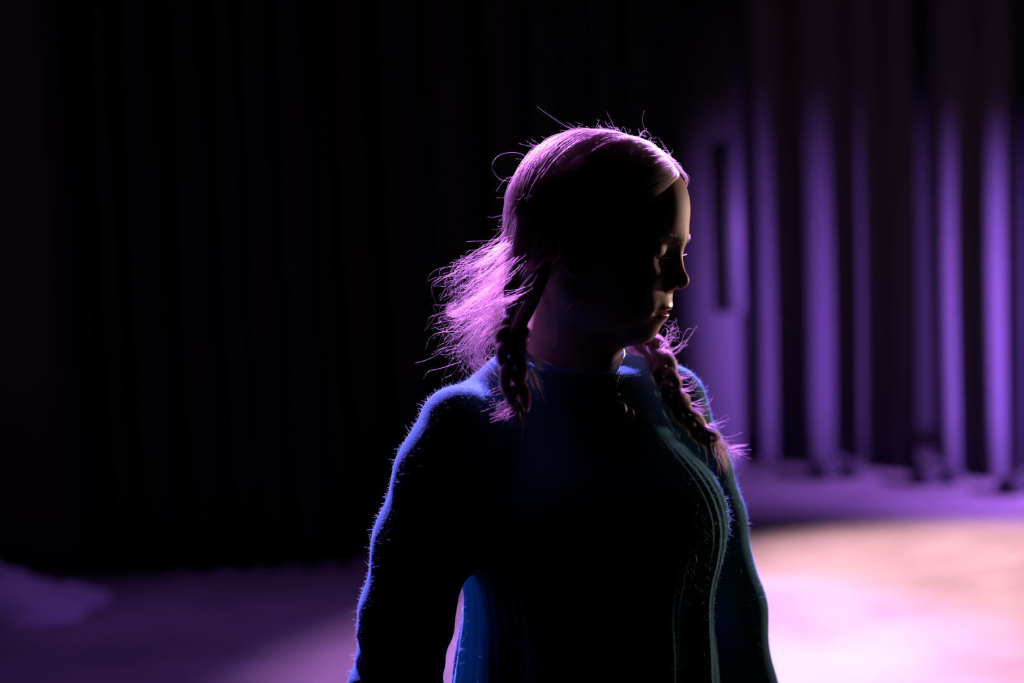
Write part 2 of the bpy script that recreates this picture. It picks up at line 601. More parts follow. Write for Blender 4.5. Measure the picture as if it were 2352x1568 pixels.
def head_sdf(w):
    p = w2h(w)
    y = np.abs(p[:, 1])
    q = np.stack([p[:, 0], y, p[:, 2]], 1)
    d = s_ell(p, CRAN_C, CRAN_R)
    d = smin(d, s_ell(p, (0.027, 0, 0.036), (0.055, 0.060, 0.055)), 0.03)       # forehead
    d = smin(d, s_ell(p, (0.022, 0, -0.034), (0.058, 0.056, 0.062)), 0.03)      # face mass
    d = smin(d, s_ell(q, (0.047, 0.036, -0.028), (0.030, 0.022, 0.026)), 0.022)   # cheek
    d = smin(d, s_ell(q, (0.044, 0.034, -0.056), (0.027, 0.020, 0.028)), 0.02)   # lower cheek
    d = smin(d, s_cap(q, (0.056, 0.010, -0.084), (-0.004, 0.046, -0.058), 0.015, 0.016), 0.026)  # jaw
    d = smin(d, s_ell(p, (0.060, 0, -0.0875), (0.0205, 0.021, 0.0165)), 0.014)   # chin
    d = smin(d, s_ell(p, (0.062, 0, -0.056), (0.0265, 0.029, 0.026)), 0.02)     # muzzle
    d = smax(d, -s_ell(q, (0.094, 0.034, 0.001), (0.019, 0.019, 0.0130)), 0.016)  # eye sockets
    d = smin(d, s_cap(q, (0.0785, 0.006, 0.0165), (0.066, 0.042, 0.0170), 0.0095, 0.007), 0.014)  # brow
    d = smin(d, s_cap(p, (0.0765, 0, 0.007), (0.0925, 0, -0.0245), 0.0072, 0.0082), 0.011)   # nose bridge
    d = smin(d, s_ell(p, (0.0950, 0, -0.0272), (0.0085, 0.0085, 0.0075)), 0.006)       # nose tip
    d = smin(d, s_ell(q, (0.0855, 0.0115, -0.0325), (0.0085, 0.0060, 0.0065)), 0.006)       # wings
    d = smin(d, s_cap(p, (0.093, 0, -0.0335), (0.083, 0, -0.039), 0.0035, 0.004), 0.005)   # columella
    d = smax(d, -s_ell(q, (0.089, 0.0062, -0.0390), (0.0052, 0.0030, 0.0050)), 0.003)    # nostrils
    lid = s_ell(q, (0.0640, 0.0325, 0.002), (0.0148, 0.0185, 0.0128))                         # closed upper lids
    d = smin(d, lid, 0.006)
    d = smax(d, -s_ell(q, (0.077, 0.0330, -0.0050), (0.0065, 0.0165, 0.0015)), 0.0022)       # lid slit
    # lips
    ul = lip_u(q)
    ll = lip_l(q)
    d = smin(d, s_ell(q, (0.0670, 0.029, -0.061), (0.009, 0.008, 0.008)), 0.014)
    d = smin(d, ul, 0.005)
    d = smin(d, ll, 0.005)
    d = smax(d, -s_ell(q - np.stack([-14 * q[:, 1] ** 2, 0 * d, -2.5 * q[:, 1] ** 2], 1), (0.088, 0, -0.0622), (0.0100, 0.0300, 0.0013)), 0.0028)
    d = smax(d, -s_cap(p, (0.0925, 0, -0.042), (0.0955, 0, -0.0520), 0.0030, 0.0030), 0.006)  # philtrum
    # ears
    e = q.copy()
    ca, sa = math.cos(0.35), math.sin(0.35)
    ex = (q[:, 0] + 0.008); ez = (q[:, 2] + 0.018)
    e[:, 0] = ex * ca + ez * sa; e[:, 2] = -ex * sa + ez * ca; e[:, 1] = q[:, 1] - 0.0700 + ex * 0.28
    ear = s_ell(e, (0, 0, 0), (0.0135, 0.0058, 0.0245))
    ear = smax(ear, -s_ell(e, (0.002, 0.008, 0.003), (0.009, 0.0070, 0.018)), 0.004)
    d = smin(d, ear, 0.006)
    return d


# ---- body landmarks (world)
TY = math.radians(30)
TF = np.array((math.sin(TY), -math.cos(TY), 0.0))       # chest forward
TL = np.array((math.cos(TY), math.sin(TY), 0.0))        # her left
TC = P(1308, 950, 0.03)                                 # between the shoulder joints


def T(f, l, z):
    return TC + f * TF + l * TL + np.array((0, 0, z))


NECK_LO = P(1300, 880, 0.035)
NECK_HI = P(1325, 700, 0.005)
R_ARM = [P(1060, 985, -.065), P(1018, 1090, -.08), P(973, 1250, -.09), P(931, 1420, -.09), P(906, 1590, -.085)]
R_WR = P(893, 2060, -.16)
L_ARM = [P(1536, 930, .11), P(1586, 1090, .12), P(1617, 1190, .125), P(1672, 1400, .12), P(1697, 1590, .115)]
L_WR = P(1700, 2060, .04)
HIP_Z = 0.86


def to_t(w):
    q = w - TC.astype(F4)
    return np.stack([q @ TF.astype(F4), q @ TL.astype(F4), q[:, 2]], 1)


def chain(w, pts, rad, k=0.02):
    d = None
    for i in range(len(pts) - 1):
        c = s_cap(w, pts[i], pts[i + 1], rad[i], rad[i + 1])
        d = c if d is None else smin(d, c, k)
    return d


def torso_sdf(w):
    t = to_t(w)
    ta = t.copy(); ta[:, 1] = np.abs(t[:, 1])
    d = s_ell(t, (-0.005, 0, -0.12), (0.095, 0.138, 0.19))
    d = smin(d, s_cap(t, (0.0, -0.045, -0.32), (0.0, 0.045, -0.32), 0.092, 0.092), 0.09)
    d = smin(d, s_ell(t, (0.0, 0, -0.49), (0.112, 0.142, 0.14)), 0.08)
    d = smin(d, s_ell(ta, (0.072, 0.072, -0.115), (0.062, 0.066, 0.068)), 0.05)       # bust
    d = smin(d, s_cap(ta, (-0.012, 0.045, 0.052), (-0.005, 0.132, 0.000), 0.032, 0.036), 0.04)  # shoulders
    return d


def arms_sdf(w, off=0.0):
    rr = [0.044, 0.047, 0.048, 0.046, 0.045]
    d = chain(w, R_ARM + [R_WR], [r + off for r in rr] + [0.034 + off], 0.02)
    d2 = chain(w, L_ARM + [L_WR], [r - .002 + off for r in rr] + [0.033 + off], 0.02)
    return d, d2


def leg_pts(s):
    hip = T(0.0, s * 0.085, 0); hip[2] = HIP_Z
    knee = T(0.02, s * 0.09, 0); knee[2] = 0.47
    ank = T(-0.02, s * 0.095, 0); ank[2] = 0.085
    return hip, knee, ank


def hand_sdf(w, wrist, side):
    """relaxed hand hanging from the wrist; side -1 her right, 1 her left"""
    out = -side * TL                    # towards the thigh: the palm faces in
    dn = np.array((0, 0, -1.0)) + 0.12 * TF
    fw = TF
    c = wrist
    d = s_cap(w, c + dn * .0, c + dn * 0.03, 0.024, 0.022)
    for i in range(4):
        a = c + dn * 0.035 + fw * (0.028 - 0.018 * i)
        b = c + dn * (0.088 - 0.004 * abs(i - 1)) + fw * (0.031 - 0.0205 * i)
        d = smin(d, s_cap(w, a, b, 0.0125, 0.0105), 0.012)
    L = [0.072, 0.08, 0.074, 0.058]
    for i in range(4):
        a = c + dn * (0.088 - 0.004 * abs(i - 1)) + fw * (0.031 - 0.0205 * i)
        m = a + dn * L[i] * .5 + out * 0.010
        e = m + dn * L[i] * .45 + out * 0.022
        f = np.minimum(s_cap(w, a, m, 0.0098, 0.0088), s_cap(w, m, e, 0.0088, 0.0078))
        d = smin(d, f, 0.004)
    a = c + dn * 0.025 + fw * 0.024
    m = c + dn * 0.065 + fw * 0.050 + out * 0.010
    e = c + dn * 0.095 + fw * 0.056 + out * 0.016
    d = smin(d, np.minimum(s_cap(w, a, m, 0.0135, 0.0105), s_cap(w, m, e, 0.0105, 0.0085)), 0.008)
    return d


def body_sdf(w):
    out = np.full(len(w), 9.0, F4)
    z = w[:, 2]
    hz = HO[2]
    m = z > hz - 0.17
    neck = s_cap(w, NECK_LO, NECK_HI, 0.053, 0.047)
    neck = smin(neck, s_cap(w, P(1362, 850, -0.012), P(1384, 770, -0.01), 0.018, 0.018), 0.03)
    tr = torso_sdf(w) + 0.020
    d = smin(tr, neck, 0.05)
    if m.any():
        hd = np.full(len(w), 9.0, F4)
        hd[m] = head_sdf(w[m])
        d = smin(d, hd, 0.018)
    m = z < TC[2] + 0.12
    if m.any():
        wm = w[m]
        a, b = arms_sdf(wm, -0.014)
        dm = smin(d[m], np.minimum(a, b), 0.02)
        lo = wm[:, 2] < 0.95
        if lo.any():
            wl = wm[lo]
            dl = dm[lo]
            for s, wr in ((-1, R_WR), (1, L_WR)):
                dl = smin(dl, hand_sdf(wl, wr, s), 0.012)
                h, k, n = leg_pts(s)
                leg = smin(s_cap(wl, h, k, 0.075, 0.05), s_cap(wl, k, n, 0.05, 0.032), 0.02)
                dl = smin(dl, leg, 0.03)
                dl = smin(dl, s_cap(wl, n - np.array((0, 0, .045)), n + TF * .14 - np.array((0, 0, .055)), 0.032, 0.026), 0.03)
            dm[lo] = dl
        d[m] = dm
    return d


def fold_noise(v, s):
    """smooth cloth unevenness"""
    x, y, z = v[:, 0] * s, v[:, 1] * s, v[:, 2] * s
    return (np.sin(x * 1.9 + 1.3 * np.sin(z * 1.1 + .4)) * np.sin(z * 1.7 + 1.1 * np.sin(y * 1.3)) +
            0.6 * np.sin(y * 2.7 + x * 1.2 + 1.7 * np.sin(z * .9 + 2)) * np.cos(z * 2.3 + x))


def normals_of(v, f):
    a, b, c = v[f[:, 0]], v[f[:, 1]], v[f[:, 2]]
    fn = np.cross(v[f[:, 2]] - a, v[f[:, 3]] - b)
    n = np.zeros_like(v)
    for k in range(4):
        for ax in range(3):
            n[:, ax] += np.bincount(f[:, k], fn[:, ax], len(v))
    return n / (np.linalg.norm(n, axis=1)[:, None] + 1e-12)


M_skin = material('skin', (0.62, 0.36, 0.26), rough=0.55, spec=0.3, sss=0.35, bump=(900, 0.15, 0.0006))
xs = axis_grid(BASE[0] - .30, BASE[0] + .32, HO[0] - .125, HO[0] + .125)
ys = axis_grid(BASE[1] - .32, BASE[1] + .30, HO[1] - .125, HO[1] + .12)
zs = axis_grid(-0.02, HO[2] + .14, HO[2] - .19, HO[2] + .13)
bv, bf = surface_nets(body_sdf, xs, ys, zs)
body = mesh_obj('body', bv - BASE, bf, M_skin, person)
# natural lip colour
ph = w2h(bv.astype(F4))
q = np.stack([ph[:, 0], np.abs(ph[:, 1]), ph[:, 2]], 1)
lipd = np.minimum(lip_u(q), lip_l(q))
lipm = np.clip(1 - (lipd - 0.0008) / 0.0012, 0, 1) * (ph[:, 0] > 0.066)
at = body.data.attributes.new('lip', 'FLOAT', 'POINT')
at.data.foreach_set('value', lipm.astype(np.float32))
nt = M_skin.node_tree
an = nt.nodes.new('ShaderNodeAttribute'); an.attribute_name = 'lip'
mx = nt.nodes.new('ShaderNodeMix'); mx.data_type = 'RGBA'
mx.inputs[6].default_value = (0.62, 0.36, 0.26, 1)
mx.inputs[7].default_value = (0.45, 0.05, 0.08, 1)
nt.links.new(an.outputs['Fac'], mx.inputs[0])
nt.links.new(mx.outputs[2], nt.nodes['Principled BSDF'].inputs['Base Color'])
rr_ = nt.nodes.new('ShaderNodeMapRange')
rr_.inputs['To Min'].default_value = 0.58
rr_.inputs['To Max'].default_value = 0.2
nt.links.new(an.outputs['Fac'], rr_.inputs['Value'])
nt.links.new(rr_.outputs[0], nt.nodes['Principled BSDF'].inputs['Roughness'])

M_eye = material('eye_white', (0.75, 0.72, 0.7), rough=0.12)
for s in (-1, 1):
    V, F = ball((0, 0, 0), (0.0128,) * 3)
    V = h2w(np.array(V) + np.array((0.0652, s * 0.0315, 0.0015))) - BASE
    mesh_obj('eye', V, F, M_eye, body)

# ---- sweater
M_knit = material('teal_wool_knit', (0.020, 0.19, 0.23), rough=0.95, spec=0.15, sheen=0.9, bump=(420, 0.5, 0.0012))
M_knit.node_tree.nodes['Principled BSDF'].inputs['Sheen Tint'].default_value = (0.14, 0.48, 0.72, 1)
COLLAR_N = np.array((0.16, -0.10, 1.0)); COLLAR_N /= np.linalg.norm(COLLAR_N)
COLLAR_C = P(1340, 836, 0.0)


def sweater_sdf(w):
    t = to_t(w)
    d = torso_sdf(w)
    bag = s_ell(t, (0.005, 0, -0.40), (0.118, 0.127, 0.25))
    d = smin(d, bag, 0.06)
    ta = t.copy(); ta[:, 1] = np.abs(t[:, 1])
    d = smin(d, s_cap(ta, (0.066, 0.068, -0.13), (0.058, 0.054, -0.50), 0.059, 0.056), 0.05)
    d = smin(d, s_cap(t, (0.072, -0.03, -0.12), (0.072, 0.03, -0.12), 0.060, 0.060), 0.04)
    d = smin(d, s_cap(ta, (0.022, 0.03, 0.01), (0.070, 0.045, -0.13), 0.045, 0.060), 0.04)
    d = smin(d, s_cap(t, (0.074, 0, -0.14), (0.064, 0, -0.50), 0.060, 0.060), 0.05)
    nk = s_cap(w, NECK_LO - np.array((0, 0, .02)), NECK_LO + (NECK_HI - NECK_LO) * 0.9, 0.064, 0.053)
    d = smin(d, nk, 0.03)
    d = smin(d, s_cap(w, P(1362, 860, -0.012), P(1384, 780, -0.01), 0.026, 0.024), 0.025)
    a, b = arms_sdf(w)
    d = smin(d, a, 0.028)
    d = smin(d, b, 0.028)
    d = smax(d, (w - COLLAR_C.astype(F4)) @ COLLAR_N.astype(F4), 0.006)
    return d


xs = np.arange(BASE[0] - .31, BASE[0] + .33, 0.003).astype(F4)
ys = np.arange(BASE[1] - .33, BASE[1] + .31, 0.003).astype(F4)
zs = np.arange(R_WR[2] - 0.02, COLLAR_C[2] + .05, 0.003).astype(F4)


def sweater_full(w):
    d = sweater_sdf(w)
    # trunk ends at the hem, sleeves run on to the cuffs
    m = w[:, 2] < HIP_Z - 0.03
    if m.any():
        a, b = arms_sdf(w[m])
        sl = smax(np.minimum(a, b), (R_WR[2] + 0.005) - w[m, 2], 0.006)
        hem = (HIP_Z - 0.06) - w[m, 2]
        d[m] = smin(smax(d[m], hem, 0.01), sl, 0.01)
    return d


sv, sf = surface_nets(sweater_full, xs, ys, zs)
sn = normals_of(sv, sf)
st = to_t(sv.astype(F4))
a_, b_ = arms_sdf(sv.astype(F4))
armness = np.clip((0.012 - np.minimum(a_, b_)) / 0.012, 0, 1)
fn_ = fold_noise(sv, 13.0)
# vertical ribs on the trunk, long slack folds, wrinkles round the elbows
ang = np.arctan2(st[:, 1], st[:, 0] + 0.02)
rib = np.sin(ang * 0.125 / 0.0093 * 2 * math.pi / 1.0)
ribw = (1 - armness) * np.clip((-0.02 - st[:, 2]) / 0.06, 0, 1)
drape = np.sin(ang * 15 + 1.5 * np.sin(st[:, 2] * 9) + 0.7) * np.clip((-0.10 - st[:, 2]) / 0.15, 0, 1) * (1 - armness)
wr = np.sin((sv[:, 2] * 1.0 + sv[:, 0] * 0.5 * np.sin(sv[:, 2] * 9)) * 150) * armness * np.exp(-((sv[:, 2] - (TC[2] - 0.26)) / 0.08) ** 2)
sv = sv + sn * (0.0007 * rib * ribw + 0.0050 * drape + 0.0010 * fn_ + 0.0012 * wr)[:, None]
sweater = mesh_obj('sweater', sv - BASE, sf, M_knit, person)
tag(sweater, 'dark teal ribbed wool sweater')

# ---- trousers and shoes (below the frame, she stands on the stage)
M_denim = material('black_denim', (0.012, 0.013, 0.018), rough=0.85, noise=(60, 0.3))


def trousers_sdf(w):
    t = to_t(w)
    q = t.copy(); q[:, 2] = w[:, 2]
    d = s_ell(q, (0, 0, HIP_Z + .02), (0.112, 0.160, 0.13))
    for s in (-1, 1):
        h, k, n = leg_pts(s)
        n2 = n + np.array((0, 0, -0.01))
        leg = smin(s_cap(w, h, k, 0.088, 0.062), s_cap(w, k, n2, 0.062, 0.052), 0.03)
        d = smin(d, leg, 0.02)
    return smax(d, 0.075 - w[:, 2], 0.004)


tv, tf_ = surface_nets(trousers_sdf, np.arange(BASE[0] - .27, BASE[0] + .29, .008).astype(F4),
                       np.arange(BASE[1] - .27, BASE[1] + .27, .008).astype(F4), np.arange(0.05, 1.05, .008).astype(F4))
tag(mesh_obj('trousers', tv - BASE, tf_, M_denim, person), 'plain black trousers')
M_shoe = material('black_leather', (0.015, 0.014, 0.014), rough=0.4)
M_sole = material('black_rubber', (0.02, 0.02, 0.02), rough=0.8)
for s in (-1, 1):
    n = leg_pts(s)[2]

    def shoe_sdf(w, n=n):
        a = n.copy(); a[2] = 0.052
        d = s_cap(w, a - TF * .03, a + TF * .16, 0.044, 0.036)
        d = smin(d, s_cap(w, n - TF * .005, n + np.array((0, 0, .05)), 0.046, 0.045), 0.03)
        return smax(d, 0.018 - w[:, 2], 0.004)
    g = np.arange(-.14, .26, .007)
    v, f = surface_nets(shoe_sdf, (n[0] + np.arange(-.16, .26, .007)).astype(F4), (n[1] + np.arange(-.28, .14, .007)).astype(F4),
                        np.arange(-.01, .22, .007).astype(F4))
    sh = mesh_obj('shoe', v - BASE, f, M_shoe, person)
    V, F = [], []
    for z in (0.0, 0.02):
        for i in range(28):
            w_ = 2 * math.pi * i / 28
            V.append(n + TF * (0.065 + 0.138 * math.cos(w_)) + TL * (0.043 * math.sin(w_)) - np.array((0, 0, n[2] - z)))
    F = [(i, (i + 1) % 28, 28 + (i + 1) % 28, 28 + i) for i in range(28)]
    F += [(i, 27 - i, 26 - i, i + 1)[::-1] for i in range(13)] + [(28 + i, 28 + 27 - i, 28 + 26 - i, 28 + i + 1) for i in range(13)]
    mesh_obj('sole', np.array(V[:56]) - BASE, F, M_sole, sh)

# ---- hair
M_hair = hair_material('light_brown_hair', (0.026, 0.013, 0.011))
M_cap = material('hair_mass', (0.020, 0.012, 0.009), rough=0.85, spec=0.2, bump=(300, 0.6, 0.002))
R_HAIR = 0.00010
CC, CR = np.array(CRAN_C), np.array(CRAN_R)
strands, srad = [], []


def add(c, r0=R_HAIR, r1=None):
    strands.append(c)
    srad.append(np.linspace(r0, r0 * .35 if r1 is None else r1, len(c)))


def gather(s):
    return np.array((-0.060, s * 0.052, -0.060))


def scalp_path(a_deg, e, s, n=14):
    """from the parting (angle a in the mid plane) or the hair line (e>0) round the skull to the gathering point"""
    a = np.radians(a_deg)
    st0 = np.stack([np.cos(a), np.zeros_like(a), np.sin(a)], 1)
    t = np.linspace(0, 1, n)
    g = (gather(s) - CC) / CR
    gl = np.linalg.norm(g)
    g = g / gl
    # hair line: slide the start towards the temple
    tmp = (np.array((0.012, s * 0.071, 0.040)) - CC) / CR
    tmp /= np.linalg.norm(tmp)
    st0 = st0 + (tmp - st0) * e[:, None]
    st0 /= np.linalg.norm(st0, axis=1)[:, None]
    om = np.arccos(np.clip(st0 @ g, -1, 1))[:, None]
    tt = (t ** 0.9)[None, :]
    w0 = np.sin((1 - tt) * om) / np.sin(om)
    w1 = np.sin(tt * om) / np.sin(om)
    d = w0[..., None] * st0[:, None, :] + w1[..., None] * g
    # sweep backwards off the parting
    d[..., 0] -= 0.10 * np.sin(math.pi * t)[None, :] * (st0[:, 0:1] > 0.0)
    d[..., 2] += 0.20 * np.sin(math.pi * t)[None, :] * np.clip(st0[:, 0:1], 0, 1)
    d /= np.linalg.norm(d, axis=2)[..., None]
    scale = 1 + (gl * 0.98 - 1) * (t ** 3)[None, :, None]
    return CC + d * CR * scale


def lift_to(p, lift):
    """push head-space points off the head"""
    sh = p.shape
    w = h2w(p.reshape(-1, 3)).astype(F4)
    lf = np.broadcast_to(lift, sh[:2]).ravel().astype(F4)
    out = w - h2w(CC).astype(F4)
    out /= np.linalg.norm(out, axis=1)[:, None]
    for _ in range(3):
        d = head_noear(w)
        w = w + out * (lf - d)[:, None] * 0.9
    return w.astype(float).reshape(sh)


def head_noear(w):
    p = w2h(w)
    d = s_ell(p, CRAN_C, CRAN_R)
    d = smin(d, s_ell(p, (0.027, 0, 0.036), (0.055, 0.060, 0.055)), 0.03)
    return smin(d, s_ell(p, (-0.040, 0, -0.045), (0.042, 0.050, 0.05)), 0.03)


for s in (-1, 1):
    n = 3600
    clump = (np.arange(64) + rng.random(64)) / 64
    ci = rng.integers(0, 64, n)
    u = np.clip(clump[ci] + rng.normal(0, 0.009, n), 0, 1)
    e = np.where(rng.random(n) < 0.13, np.clip(np.round(rng.random(n) * 23) / 23 + rng.normal(0, .010, n), 0, 1), 0)
    a = np.where(e > 0, 41 + rng.random(n) * 12, 41 + u * 177)
    p = scalp_path(a, e, s)
    t = np.linspace(0, 1, 14)[None, :]
    back = np.clip((a - 60) / 100, 0, 1)[:, None]
    cl = rng.random(64)[ci][:, None]
    lf = (0.003 + 0.003 * rng.random(n)[:, None]) * np.clip(0.25 + t * 6, 0, 1) + (0.007 + 0.005 * back) * np.sin(math.pi * np.clip(t, 0, 1) ** 0.8) * cl
    w = lift_to(p, lf)
    ph1 = rng.random((n, 1)) * 6.28
    wob = np.where(rng.random((n, 1)) < .4, 0.0022, 0.0008) * np.sin(t * (6 + 5 * rng.random((n, 1))) + ph1) * np.clip(t * 4, 0, 1)
    w = w + wob[..., None] * rng.normal(0, 1, (n, 1, 3))
    for i in range(n):
        add(w[i] - BASE)
    # solid mass under the strands
    A = np.concatenate([np.full(14, 41.0), np.linspace(41, 220, 50)])
    E = np.concatenate([np.linspace(0.98, 0.0, 14), np.zeros(50)])
    cp = lift_to(scalp_path(A, E, s, 26), np.linspace(0.0012, 0.006, 26)[None, :] * np.ones((64, 1)))
    V = cp.reshape(-1, 3) - BASE
    F = [(i * 26 + j, i * 26 + j + 1, (i + 1) * 26 + j + 1, (i + 1) * 26 + j) for i in range(63) for j in range(25)]
    F = np.array(F) if s < 0 else np.array(F)[:, ::-1]
    capo = mesh_obj('hair_mass', V, F, M_cap, person)


def surf_push(c, r):
    """keep a path outside the sweater"""
    c = np.array(c, float)
    for _ in range(6):
        d = sweater_full(c.astype(F4))
        c[:, 1] -= np.maximum(0, r - d)
    return c


def locks(ctrl, n, r0, r1, curl=0.0, rad=R_HAIR, npt=22, push=None, tail=0.25):
    """a lock of hair round control pixels (px, py, dy)"""
    c = catmull([P(*k) for k in ctrl], npt)
    if push is not None:
        c = surf_push(c, push)
    t = np.linspace(0, 1, npt)
    for i in range(n):
        o = rng.normal(0, 1, 3); o2 = rng.normal(0, 1, 3)
        m = t[:, None]
        sp = (r0 + (r1 - r0) * m)
        k = c + o * sp + o2 * sp * 0.8 * np.sin(m * (3 + 3 * rng.random()) + rng.random() * 6)
        if curl:
            w_ = m * (10 + 8 * rng.random()) + rng.random() * 6.28
            k = k + curl * m * (np.cos(w_) * rng.normal(0, 1, 3) + np.sin(w_) * rng.normal(0, 1, 3))
        end = npt - int(rng.random() * npt * tail)
        add(k[:end] - BASE, rad * (0.8 + .5 * rng.random()))


def braid(ctrl, width, cycles, n, push, w_end=0.7, name='braid'):
    npt = 70
    c = catmull([P(*k) for k in ctrl], npt)
    c = surf_push(c, push)
    c = np.array([np.convolve(np.pad(c[:, a], 4, mode='edge'), np.ones(9) / 9, 'valid') for a in range(3)]).T
    tan = np.gradient(c, axis=0); tan /= np.linalg.norm(tan, axis=1)[:, None]
    A = np.cross(tan, np.array((0.0, -1.0, 0.0))); A /= np.linalg.norm(A, axis=1)[:, None]
    Bv = np.cross(A, tan)
    t = np.linspace(0, 1, npt)
    w_ = width * (1 + (w_end - 1) * t) * np.clip(0.08 + t * 4, 0, 1)
    root = None
    for k in range(3):
        ph_ = t * cycles * 2 * math.pi + k * 2 * math.pi / 3
        lc = c + A * (w_ * np.sin(ph_))[:, None] + Bv * (0.55 * w_ * np.sin(2 * ph_))[:, None]
        V, F = tube(lc, w_ * 0.52, 10)
        o = mesh_obj(name, np.array(V) - BASE, F, M_cap, person)
        for i in range(n):
            th = rng.random() * 6.28; rr2 = 0.46 + 0.42 * rng.random() ** 1.5
            tw = 1.2 * math.sin(rng.random() * 6)
            k2 = lc + (A * np.cos(th + tw * t)[:, None] + Bv * np.sin(th + tw * t)[:, None]) * (w_ * rr2)[:, None]
            add(k2[::2] - BASE, R_HAIR)
        # short ends that escape the braid
        for i in range(n // 5):
            j = rng.integers(6, npt - 2)
            L = 0.010 + 0.018 * rng.random()
            dr = A[j] * rng.normal(0.3, .8) + Bv[j] * rng.normal(0, .7) + tan[j] * (0.4 + .5 * rng.random())
            dr /= np.linalg.norm(dr)
            m = np.linspace(0, 1, 6)[:, None]
            k2 = lc[j] + dr * L * m + rng.normal(0, 1, 3) * 0.004 * m ** 2 + A[j] * w_[j] * .4
            add(k2 - BASE, R_HAIR * .8)
    return c


NEAR = [(1190, 715, -.065), (1178, 760, -.075), (1174, 800, -.085), (1180, 865, -.10), (1190, 955, -.11)]
FAR = [(1300, 650, .075), (1370, 720, .10), (1450, 765, .11), (1503, 800, .09), (1520, 845, .07), (1542, 905, .05), (1588, 968, .05), (1648, 1025, .05)]
cn = braid(NEAR, 0.0115, 1.6, 260, 0.016)
cf = braid(FAR, 0.0105, 3.2, 260, 0.014)
for side_path in ([(1262, 600, -.070), (1235, 645, -.068), (1208, 690, -.068), (1190, 735, -.072), (1180, 775, -.08)],
                  [(1195, 590, -.03), (1185, 650, -.035), (1186, 700, -.05), (1180, 760, -.075)]):
    c_ = catmull([P(*k) for k in side_path], 20)
    V, F = tube(c_, 0.002 + 0.011 * np.sin(np.linspace(0.1, math.pi - .25, 20)), 12)
    mesh_obj('hair_mass', np.array(V) - BASE, F, M_cap, person)
# tufts below the ties
locks([(1190, 930, -.125), (1165, 938, -.13), (1125, 948, -.13)], 26, 0.001, 0.005, push=.012)
locks([(1190, 930, -.125), (1195, 960, -.13), (1200, 990, -.13)], 40, 0.003, 0.007, push=.012)
locks([(1655, 1018, .045), (1678, 1035, .045), (1702, 1042, .045)], 46, 0.002, 0.0055)
locks([(1650, 1012, .045), (1664, 1045, .045), (1668, 1080, .045)], 90, 0.003, 0.0045, tail=.3)
locks([(1668, 1030, .045), (1695, 1025, .045), (1722, 1019, .045)], 8, 0.001, 0.002)
# stray ends along the far braid
for (x, y) in ((1560, 870), (1572, 900), (1590, 935), (1600, 950), (1635, 985)):
    locks([(x - 10, y - 8, .04), (x + 10, y - 8, .035), (x + 32, y - 14 + rng.normal(0, 6), .04)], 12, 0.0012, 0.004)
locks([(1520, 800, .05), (1540, 780, .05), (1550, 760, .05), (1535, 745, .05)], 12, 0.002, 0.006, curl=.004)
locks([(1520, 815, .05), (1550, 800, .05), (1575, 775, .05), (1585, 790, .05)], 5, 0.002, 0.005, curl=.003)
# loose hair of the far side lying over the far shoulder
for k_ in range(7):
    locks([(1320 + 8 * k_, 690, .10), (1385 + 9 * k_, 750, .115), (1440 + 9 * k_, 792, .105), (1490 + 6 * k_, 840, .085), (1520 + 4 * k_, 880, .07)],
          55, 0.004, 0.006, tail=.5, push=.006)
# hair blown off the nape
for i in range(26):
    u = rng.random()
    x0 = 1175 + rng.normal(0, 14) - 12 * u; y0 = 545 + 115 * u
    ex = 1110 - 100 * rng.random() ** 0.7; ey = 680 + 190 * u + rng.normal(0, 25)
    dz = rng.normal(-0.01, 0.03)
    locks([(x0, y0, dz), ((x0 * .6 + ex * .4) - 8, y0 * .72 + ey * .28 + 10, dz - .005), ((x0 * .25 + ex * .75), y0 * .3 + ey * .7 - 12, dz - .01), (ex, ey, dz - .02)],
          11, 0.0030, 0.0100, curl=.0050, rad=.00008)
for i in range(12):
    u = rng.random()
    locks([(1170 + rng.normal(0, 10), 660 + 30 * u, -.02), (1140 - 20 * u, 730, -.03), (1105 - 25 * u, 800, -.045), (1090 + 40 * u + rng.normal(0, 12), 880, -.06)],
          13, 0.0030, 0.007, curl=.003, push=.004, rad=.00008)
locks([(1240, 628, -.075), (1222, 662, -.078), (1190, 684, -.075), (1140, 700, -.06), (1075, 725, -.05), (1040, 735, -.05)], 50, 0.0012, 0.005)
locks([(1245, 640, -.076), (1230, 675, -.082), (1205, 705, -.085), (1180, 755, -.09), (1166, 805, -.10)], 110, 0.0012, 0.0022)
locks([(1160, 640, -.03), (1120, 672, -.035), (1075, 700, -.035), (1042, 722, -.03), (1030, 712, -.03), (1050, 690, -.03)], 60, 0.0022, 0.0018)
locks([(1185, 792, -.10), (1215, 815, -.105), (1246, 848, -.105)], 70, 0.001, 0.0025, push=.008)
locks([(1200, 820, -.10), (1225, 870, -.11), (1240, 915, -.11)], 30, 0.002, 0.006, push=.008)
locks([(1240, 640, -.075), (1255, 690, -.08), (1268, 740, -.078), (1262, 790, -.07)], 26, 0.0015, 0.003)
# loose hair falling from behind the ear into the near braid, and over the nape
for k_ in range(9):
    x = 1300 - 16 * k_ + rng.normal(0, 5)
    locks([(x, 590 + 4 * k_, -.075 + .006 * k_), (x - 30 + 2 * k_, 635 + 3 * k_, -.074 + .005 * k_), (1222 - 2 * k_, 685, -.068 + .002 * k_), (1192, 750, -.075), (1180, 800, -.09)],
          44, 0.0028, 0.0035, tail=.5)
for k_ in range(6):
    x = 1185 - 5 * k_ + rng.normal(0, 5)
    locks([(x + 12, 500 + 14 * k_, -.03 + .014 * k_), (x - 4, 570 + 10 * k_, -.03 + .014 * k_), (x - 8, 640 + 8 * k_, -.03 + .012 * k_), (x + 2, 715, -.035 + .006 * k_), (1172, 790, -.06)],
          40, 0.0028, 0.0045, tail=.6)
